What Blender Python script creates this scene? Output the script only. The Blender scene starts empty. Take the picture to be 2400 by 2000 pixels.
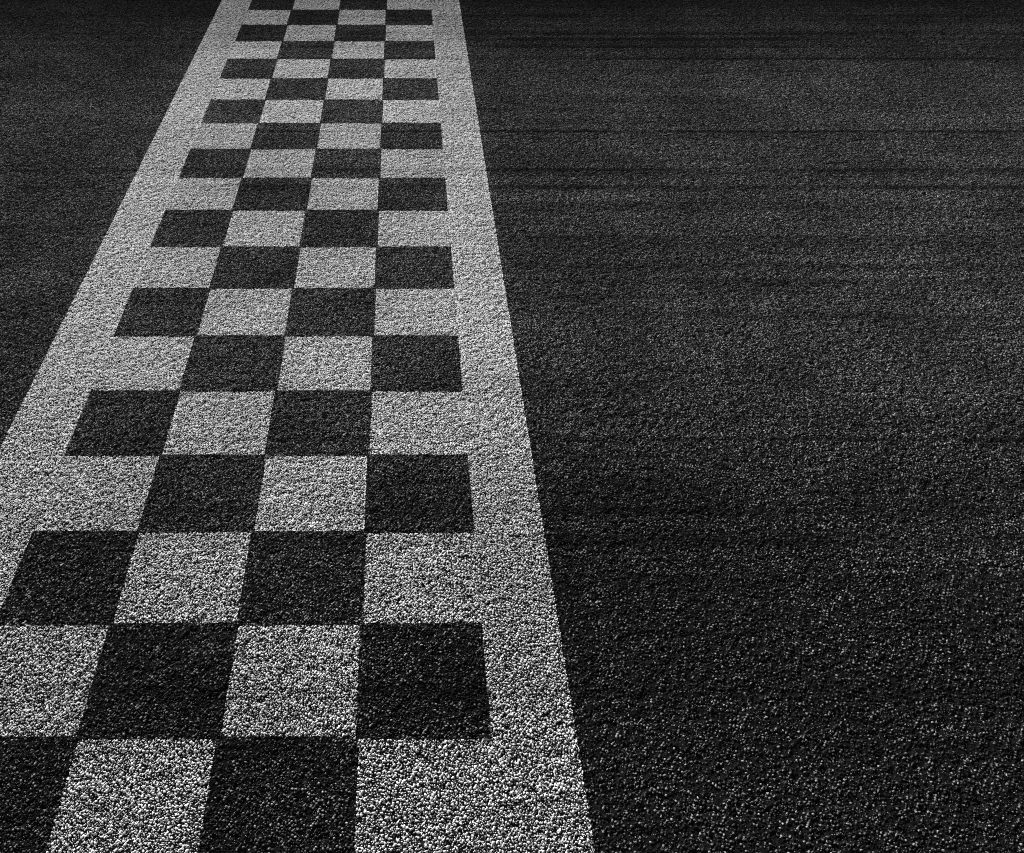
import bpy, math, random
from mathutils import noise as mnoise, Vector, Matrix

# ------------------------------------------------------------------ camera, sky, sun, exposure
sc = bpy.context.scene
CAM_H, PITCH = 1.810, math.radians(42.24)
cam = bpy.data.cameras.new('camera')
cam.lens, cam.sensor_width = 30.53, 36.0
cam.shift_x = 0.1083
cam.clip_start, cam.clip_end = 0.05, 2000
cam_o = bpy.data.objects.new('camera', cam)
sc.collection.objects.link(cam_o)
cam_o.location = (0, 0, CAM_H)
cam_o.rotation_euler = (math.radians(90) - PITCH, 0, 0)
sc.camera = cam_o

SUN_EL, SUN_AZ = math.radians(18), math.radians(-26)     # azimuth from +Y (straight ahead) towards +X
world = bpy.data.worlds.new('World'); sc.world = world; world.use_nodes = True
wn = world.node_tree
bg = wn.nodes['Background']
sky = wn.nodes.new('ShaderNodeTexSky'); sky.sky_type = 'NISHITA'; sky.sun_disc = False
sky.sun_elevation = SUN_EL; sky.sun_rotation = SUN_AZ
bw = wn.nodes.new('ShaderNodeRGBToBW')                    # black and white photograph: neutral daylight
wn.links.new(sky.outputs[0], bw.inputs[0]); wn.links.new(bw.outputs[0], bg.inputs['Color'])
bg.inputs['Strength'].default_value = 0.05

sun = bpy.data.lights.new('sun', 'SUN'); sun.energy = 5.0; sun.angle = math.radians(0.5); sun.color = (1, 1, 1)
sun_o = bpy.data.objects.new('sun', sun); sc.collection.objects.link(sun_o)
to_sun = Vector((math.sin(SUN_AZ) * math.cos(SUN_EL), math.cos(SUN_AZ) * math.cos(SUN_EL), math.sin(SUN_EL)))
sun_o.rotation_euler = to_sun.to_track_quat('Z', 'Y').to_euler()

sc.view_settings.view_transform = 'Standard'; sc.view_settings.look = 'None'
sc.view_settings.gamma = 1; sc.view_settings.exposure = 1.7; sc.view_settings.use_curve_mapping = False
sc.cycles.feature_set = 'EXPERIMENTAL'                    # adaptive subdivision: the aggregate is real relief
sc.cycles.dicing_rate = 1.0
sc.cycles.max_bounces = 2
sc.cycles.use_denoising = False
sc.cycles.pixel_filter_type = 'BLACKMAN_HARRIS'; sc.cycles.filter_width = 1.0

# ------------------------------------------------------------------ materials
class NT:
    def __init__(s, nt): s.nt = nt
    def n(s, t, **kw):
        n = s.nt.nodes.new(t)
        for k, v in kw.items(): setattr(n, k, v)
        return n
    def put(s, sock, v):
        if isinstance(v, (int, float)): sock.default_value = v
        elif isinstance(v, tuple): sock.default_value = v
        else: s.nt.links.new(v, sock)
    def m(s, op, a, b=0.0, c=0.0, clamp=False):
        n = s.n('ShaderNodeMath', operation=op, use_clamp=clamp)
        for i, v in enumerate((a, b, c)): s.put(n.inputs[i], v)
        return n.outputs[0]
    def ramp(s, v, a, b, c, d, smooth=True):
        n = s.n('ShaderNodeMapRange', interpolation_type='SMOOTHSTEP' if smooth else 'LINEAR')
        for i, x in enumerate((v, a, b, c, d)): s.put(n.inputs[i], x)
        return n.outputs[0]
    def noise(s, vec, scale, detail=2.0, rough=0.5):
        n = s.n('ShaderNodeTexNoise', noise_dimensions='2D')
        s.put(n.inputs['Vector'], vec); n.inputs['Scale'].default_value = scale
        n.inputs['Detail'].default_value = detail; n.inputs['Roughness'].default_value = rough
        return n.outputs[0]
    def voro(s, vec, scale):
        n = s.n('ShaderNodeTexVoronoi', voronoi_dimensions='2D', feature='F1')
        s.put(n.inputs['Vector'], vec); n.inputs['Scale'].default_value = scale
        return n.outputs['Distance'], n.outputs['Color']
    def xy(s):
        p = s.n('ShaderNodeNewGeometry').outputs['Position']
        q = s.n('ShaderNodeSeparateXYZ'); s.put(q.inputs[0], p)
        c = s.n('ShaderNodeCombineXYZ'); s.put(c.inputs[0], q.outputs[0]); s.put(c.inputs[1], q.outputs[1])
        return c.outputs[0], q.outputs[0], q.outputs[1]

def vmul(g, v, k):
    n = g.n('ShaderNodeVectorMath', operation='MULTIPLY'); g.put(n.inputs[0], v); n.inputs[1].default_value = k
    return n.outputs[0]
def vadd(g, a, b):
    n = g.n('ShaderNodeVectorMath', operation='ADD'); g.put(n.inputs[0], a); g.put(n.inputs[1], b)
    return n.outputs[0]
def warp(g, vec, scale, amp):
    n = g.n('ShaderNodeTexNoise', noise_dimensions='2D'); g.put(n.inputs['Vector'], vec)
    n.inputs['Scale'].default_value = scale; n.inputs['Detail'].default_value = 1.0
    o = vadd(g, n.outputs['Color'], (-0.5, -0.5, -0.5))
    return vmul(g, o, (amp, amp, 0))
def aggregate(g, vec):
    """height in metres of the stone mastic, a random number for each stone, and its dome"""
    rot = g.n('ShaderNodeVectorRotate', rotation_type='Z_AXIS'); g.put(rot.inputs['Vector'], vec); rot.inputs['Angle'].default_value = 0.61
    p = vadd(g, rot.outputs[0], vadd(g, warp(g, vec, 75.0, 0.0050), warp(g, vec, 2.3, 0.05)))
    d, col = g.voro(p, 1 / 0.0040)                       # chippings
    sep = g.n('ShaderNodeSeparateColor'); g.put(sep.inputs[0], col)
    r1, r2 = sep.outputs[0], sep.outputs[1]
    small = g.m('MULTIPLY', g.ramp(d, 0.08, 0.58, 1.0, 0.0), g.m('MULTIPLY_ADD', r1, 0.55, 0.15))
    d, col = g.voro(p, 1 / 0.0068)                       # larger stones standing proud here and there
    sep = g.n('ShaderNodeSeparateColor'); g.put(sep.inputs[0], col)
    q1, q2 = sep.outputs[0], sep.outputs[1]
    big = g.m('MULTIPLY', g.ramp(d, 0.22, 0.50, 1.0, 0.0), g.ramp(q1, 0.30, 1.0, 0.0, 1.0))
    isb = g.m('GREATER_THAN', big, small)
    top = g.m('MAXIMUM', big, small)
    mx = g.n('ShaderNodeMix', data_type='FLOAT'); g.put(mx.inputs[0], isb); g.put(mx.inputs[2], r2); g.put(mx.inputs[3], q2)
    r = mx.outputs[0]
    clump = g.noise(vec, 42.0, 2.0, 0.6)
    wave = g.noise(vec, 5.0, 2.0, 0.5)
    h = g.m('MULTIPLY', top, 0.0042)
    h = g.m('ADD', h, g.m('MULTIPLY', g.m('SUBTRACT', clump, 0.5), 0.0075))
    h = g.m('ADD', h, g.m('MULTIPLY', g.m('SUBTRACT', wave, 0.5), 0.0040))
    return h, r, top

# rubber laid down by wheels running across the line: (distance along the line, width, strength)
STREAKS = [(5.94, .05, .8), (5.60, .045, .9), (5.50, .05, 1.0), (5.37, .035, .95), (5.17, .028, .95), (4.60, .02, .4), (4.164, .022, 1.0), (4.08, .012, .5),
           (3.745, .030, .95), (3.573, .034, .9), (3.367, .016, .7), (2.70, .010, .4), (1.933, .015, 1.0), (1.640, .030, .85), (1.75, .02, .5),
           (1.529, .040, .85), (1.075, .032, 1.0), (0.935, .025, .7)]
def rubber_and_tone(g, vec, x, y):
    """(streaks left by single wheels, darkening towards the far side, widening of dark gaps towards the near side)"""
    broad = g.ramp(g.noise(vmul(g, vec, (0.22, 9.0, 0)), 1.0, 4.0, 0.65), 0.42, 0.74, 0.0, 0.6)
    slow = vmul(g, vec, (0.55, 1.3, 0))
    n1 = g.noise(slow, 1.1, 3.0)
    breakup = g.ramp(g.noise(slow, 1.9, 3.0), 0.34, 0.52, 0.45, 1.0)
    fringe = g.noise(vec, 55.0, 2.0)
    drift = g.noise(vmul(g, vec, (1.0, 0.0, 0)), 0.9, 2.0)
    yy = g.m('ADD', y, g.m('MULTIPLY', g.m('SUBTRACT', fringe, 0.5), 0.016))
    yy = g.m('ADD', yy, g.m('MULTIPLY', g.m('SUBTRACT', drift, 0.5), 0.03))
    acc = broad
    for (p, w, k) in STREAKS:
        t = g.m('ABSOLUTE', g.m('SUBTRACT', yy, p))
        s = g.m('MULTIPLY', g.ramp(t, w * 0.3, w, 1.0, 0.0), g.m('MULTIPLY', breakup, k))
        acc = g.m('MAXIMUM', acc, s)
    acc = g.m('MULTIPLY', acc, g.ramp(x, -2.2, 0.8, 0.40, 1.0))   # most rubber is laid pulling away beyond the line
    yw = g.m('ADD', y, g.m('MULTIPLY', g.m('SUBTRACT', n1, 0.5), 0.9))
    far_dark = g.ramp(yw, 4.2, 6.6, 0.0, 0.90)                # colour darkens towards the far side
    near_gaps = g.ramp(yw, 2.6, 0.9, 0.0, 1.0)              # dark gaps widen in the colour towards the near side, relief unchanged
    return acc, far_dark, near_gaps

def surface(name, stone, binder_shade, curve, lo, rough, darken, gap_level, gap_widen):
    """stone: albedo of the brightest grains (or of their paint), falling to lo*stone along curve;
    gap_level: how far down the side of a grain the dust or the paint reaches, the rest is bare binder with gap shade painted in"""
    m = bpy.data.materials.new(name); m.use_nodes = True
    m.displacement_method = 'DISPLACEMENT'
    g = NT(m.node_tree); bs = m.node_tree.nodes['Principled BSDF']; out = m.node_tree.nodes['Material Output']
    vec, x, y = g.xy()
    h, r2, dome = aggregate(g, vec)
    v = g.m('MULTIPLY_ADD', g.m('POWER', r2, curve), 1 - lo, lo)
    patch = g.ramp(g.noise(vec, 2.2, 4.0, 0.6), 0.3, 0.7, 0.9 if stone > 0.5 else 0.74, 1.08 if stone > 0.5 else 1.25)
    v = g.m('MULTIPLY', g.m('MULTIPLY', v, stone), patch)
    above_gap = g.m('ADD', dome, g.m('MULTIPLY', g.m('SUBTRACT', g.noise(vec, 150.0, 1.0), 0.5), 0.5))
    streak, far_dark, near_gaps = rubber_and_tone(g, vec, x, y)
    above_gap = g.m('SUBTRACT', above_gap, g.m('MULTIPLY', near_gaps, gap_widen))
    above_gap = g.ramp(above_gap, gap_level - 0.12, gap_level + 0.12, 0.0, 1.0)  # bare binder plus painted shade darkens the gaps between grains
    mx = g.n('ShaderNodeMix', data_type='FLOAT'); g.put(mx.inputs[0], above_gap); g.put(mx.inputs[2], binder_shade); g.put(mx.inputs[3], v)
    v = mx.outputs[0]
    kept = g.m('MULTIPLY', g.m('SUBTRACT', 1.0, g.m('MULTIPLY', streak, darken[0])), g.m('SUBTRACT', 1.0, g.m('MULTIPLY', far_dark, darken[1])))
    rb = g.m('SUBTRACT', 1.0, kept)
    mx = g.n('ShaderNodeMix', data_type='FLOAT'); g.put(mx.inputs[0], rb); g.put(mx.inputs[2], v); g.put(mx.inputs[3], 0.005)
    cc = g.n('ShaderNodeCombineColor')
    for i in range(3): g.put(cc.inputs[i], mx.outputs[0])
    m.node_tree.nodes.remove(bs)
    bs = g.n('ShaderNodeBsdfDiffuse')                    # dry, matt mineral and paint
    g.put(bs.inputs['Color'], cc.outputs[0]); bs.inputs['Roughness'].default_value = rough
    m.node_tree.links.new(bs.outputs[0], out.inputs['Surface'])
    dn = g.n('ShaderNodeDisplacement'); dn.inputs['Midlevel'].default_value = 0.0; dn.inputs['Scale'].default_value = 1.0
    g.put(dn.inputs['Height'], h)
    m.node_tree.links.new(dn.outputs[0], out.inputs['Displacement'])
    return m

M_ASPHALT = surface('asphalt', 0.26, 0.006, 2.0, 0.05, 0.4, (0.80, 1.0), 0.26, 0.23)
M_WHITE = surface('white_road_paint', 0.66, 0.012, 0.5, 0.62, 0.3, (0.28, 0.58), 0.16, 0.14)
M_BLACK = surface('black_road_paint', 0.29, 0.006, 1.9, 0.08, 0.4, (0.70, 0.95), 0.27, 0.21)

# ------------------------------------------------------------------ layout of the line (metres)
COLS = [-1.0035, -0.7187, -0.4056, -0.0975, 0.1963]
EDGE_L, EDGE_R = -1.2089, 0.3904
ROW = 0.300
Y0 = 6.063                                   # far edge of row 0
def row_y(k): return Y0 - ROW * k
K0, K1 = -4, 20                              # rows built: Y 7.26 .. 0.06
YN, YF = row_y(K1), row_y(K0)
GROW = 0.0032                                # black paint runs a little over the white

def jit(a, b, seed):                         # ragged edge of a brushed paint line over stones
    return 0.0022 * mnoise.noise(Vector((a * 160, b * 160, seed))) + 0.0012 * mnoise.noise(Vector((a * 420, b * 420, seed + 7)))

def grid_mesh(name, xs, ys, edge, lift=0.0):
    """edge: (left, right, near, far) booleans-of-raggedness; neighbours share the same jitter"""
    nx, ny = len(xs), len(ys)
    vs, fs = [], []
    for j, y in enumerate(ys):
        for i, x in enumerate(xs):
            px, py = x, y
            if (i == 0 and edge[0]) or (i == nx - 1 and edge[1]): px += jit(0.0, y, 1.0 + round(x * 20))
            if (j == 0 and edge[2]) or (j == ny - 1 and edge[3]): py += jit(x, 0.0, 50.0 + round(y * 20))
            vs.append((px, py, lift))
    for j in range(ny - 1):
        for i in range(nx - 1):
            a = j * nx + i
            fs.append((a, a + 1, a + 1 + nx, a + nx))
    me = bpy.data.meshes.new(name); me.from_pydata(vs, [], fs)
    for p in me.polygons: p.use_smooth = True
    return me

def lin(a, b, step):
    n = max(1, round((b - a) / step))
    return [a + (b - a) * i / n for i in range(n + 1)]

def relief(o):                               # let the aggregate come up as geometry
    md = o.modifiers.new('relief', 'SUBSURF'); md.subdivision_type = 'SIMPLE'
    md.levels = 0; md.render_levels = 0
    o.cycles.use_adaptive_subdivision = True

def link(name, me, mat, parent=None, rel=True):
    o = bpy.data.objects.new(name, me); sc.collection.objects.link(o)
    me.materials.append(mat)
    if parent:
        o.parent = parent; o.matrix_parent_inverse = Matrix.Translation(-parent.location)
    if rel: relief(o)
    return o

# ------------------------------------------------------------------ the track
XW, XE, YS, YB = -7.0, 9.0, -2.5, 12.0
ys = lin(YN, YF, 0.006)
vs, fs = [], []
def add_grid(xs, yl, jl=None, jr=None):
    base = len(vs); nx = len(xs)
    for y in yl:
        for i, x in enumerate(xs):
            px = x
            if i == 0 and jl is not None: px += jit(0.0, y, jl)
            if i == nx - 1 and jr is not None: px += jit(0.0, y, jr)
            vs.append((px, y, 0.0))
    for j in range(len(yl) - 1):
        for i in range(nx - 1):
            a = base + j * nx + i
            fs.append((a, a + 1, a + 1 + nx, a + nx))
add_grid(lin(XW, EDGE_L - 0.05, 0.3) + [EDGE_L], ys, jr=1.0 + round(EDGE_L * 20))
add_grid([EDGE_R] + lin(EDGE_R + 0.05, XE, 0.3), ys, jl=1.0 + round(EDGE_R * 20))
add_grid(lin(XW, XE, 0.3), lin(YF, YB, 0.3))
add_grid(lin(XW, XE, 0.3), lin(YS, YN, 0.3))
add_grid([EDGE_L - 0.02, EDGE_R + 0.02], [YN - 0.02, YF + 0.02])
for i in range(len(vs) - 4, len(vs)): vs[i] = (vs[i][0], vs[i][1], -0.012)      # the course below the painted one
me = bpy.data.meshes.new('track'); me.from_pydata(vs, [], fs)
for p in me.polygons: p.use_smooth = True
track = link('track', me, M_ASPHALT); track['kind'] = 'structure'

vs, fs = [], []
B = 600.0
for (a, b, c, d) in ((-B, XW, -B, B), (XE, B, -B, B), (XW, XE, -B, YS), (XW, XE, YB, B)):
    i = len(vs); vs += [(a, c, 0), (b, c, 0), (b, d, 0), (a, d, 0)]; fs.append((i, i + 1, i + 2, i + 3))
me = bpy.data.meshes.new('ground'); me.from_pydata(vs, [], fs)
M_FAR = M_ASPHALT.copy(); M_FAR.name = 'asphalt_far'; M_FAR.displacement_method = 'BUMP'
ground = link('ground', me, M_FAR, rel=False); ground['kind'] = 'structure'

# ------------------------------------------------------------------ the chequered line
line = bpy.data.objects.new('finish_line', None); sc.collection.objects.link(line)
line.location = ((EDGE_L + EDGE_R) / 2, (YN + YF) / 2, 0)
line['label'] = 'black and white chequered finish line with white borders painted across the dark asphalt'
line['category'] = 'road marking'

def strip_border(xa, xb, inner_right):
    """white border; its inner edge gives way to the black squares that run over it"""
    vs, fs = [], []
    yl = lin(YN, YF, 0.006)
    xs = lin(xa, xb, 0.02)
    nx = len(xs)
    col = 0 if inner_right else 3
    for y in yl:
        k = min(K1 - 1, max(K0, math.floor((Y0 - y) / ROW)))
        dark = is_dark(k, col)
        for i, x in enumerate(xs):
            px = x
            inner = (i == nx - 1) if inner_right else (i == 0)
            outer = (i == 0) if inner_right else (i == nx - 1)
            if inner:
                px += jit(0.0, y, 1.0 + round(x * 20))
                if dark: px += -GROW if inner_right else GROW
            if outer: px += jit(0.0, y, 1.0 + round(x * 20))
            vs.append((px, y, 0.0006))
    for j in range(len(yl) - 1):
        for i in range(nx - 1):
            a = j * nx + i
            fs.append((a, a + 1, a + 1 + nx, a + nx))
    me = bpy.data.meshes.new('white_border'); me.from_pydata(vs, [], fs)
    for p in me.polygons: p.use_smooth = True
    return link('white_border', me, M_WHITE, line)

def is_dark(k, c): return (k + c) % 2 == 1

strip_border(EDGE_L, COLS[0], True)
strip_border(COLS[4], EDGE_R, False)
for k in range(K0, K1):
    for c in range(4):
        dark = is_dark(k, c)
        e = GROW if dark else -GROW
        xa, xb = COLS[c], COLS[c + 1]
        if dark: xa, xb = xa - e, xb + e
        else:
            xa = xa if c == 0 else xa + GROW
            xb = xb if c == 3 else xb - GROW
        ya, yb = row_y(k + 1), row_y(k)
        ya, yb = ya - e, yb + e
        step = 0.005 if k > 5 else 0.010
        nm = 'black_square' if dark else 'white_square'
        me = grid_mesh(nm, lin(xa, xb, step), lin(ya, yb, step), (True,) * 4, 0.0009 if dark else 0.0006)
        link(nm, me, M_BLACK if dark else M_WHITE, line)
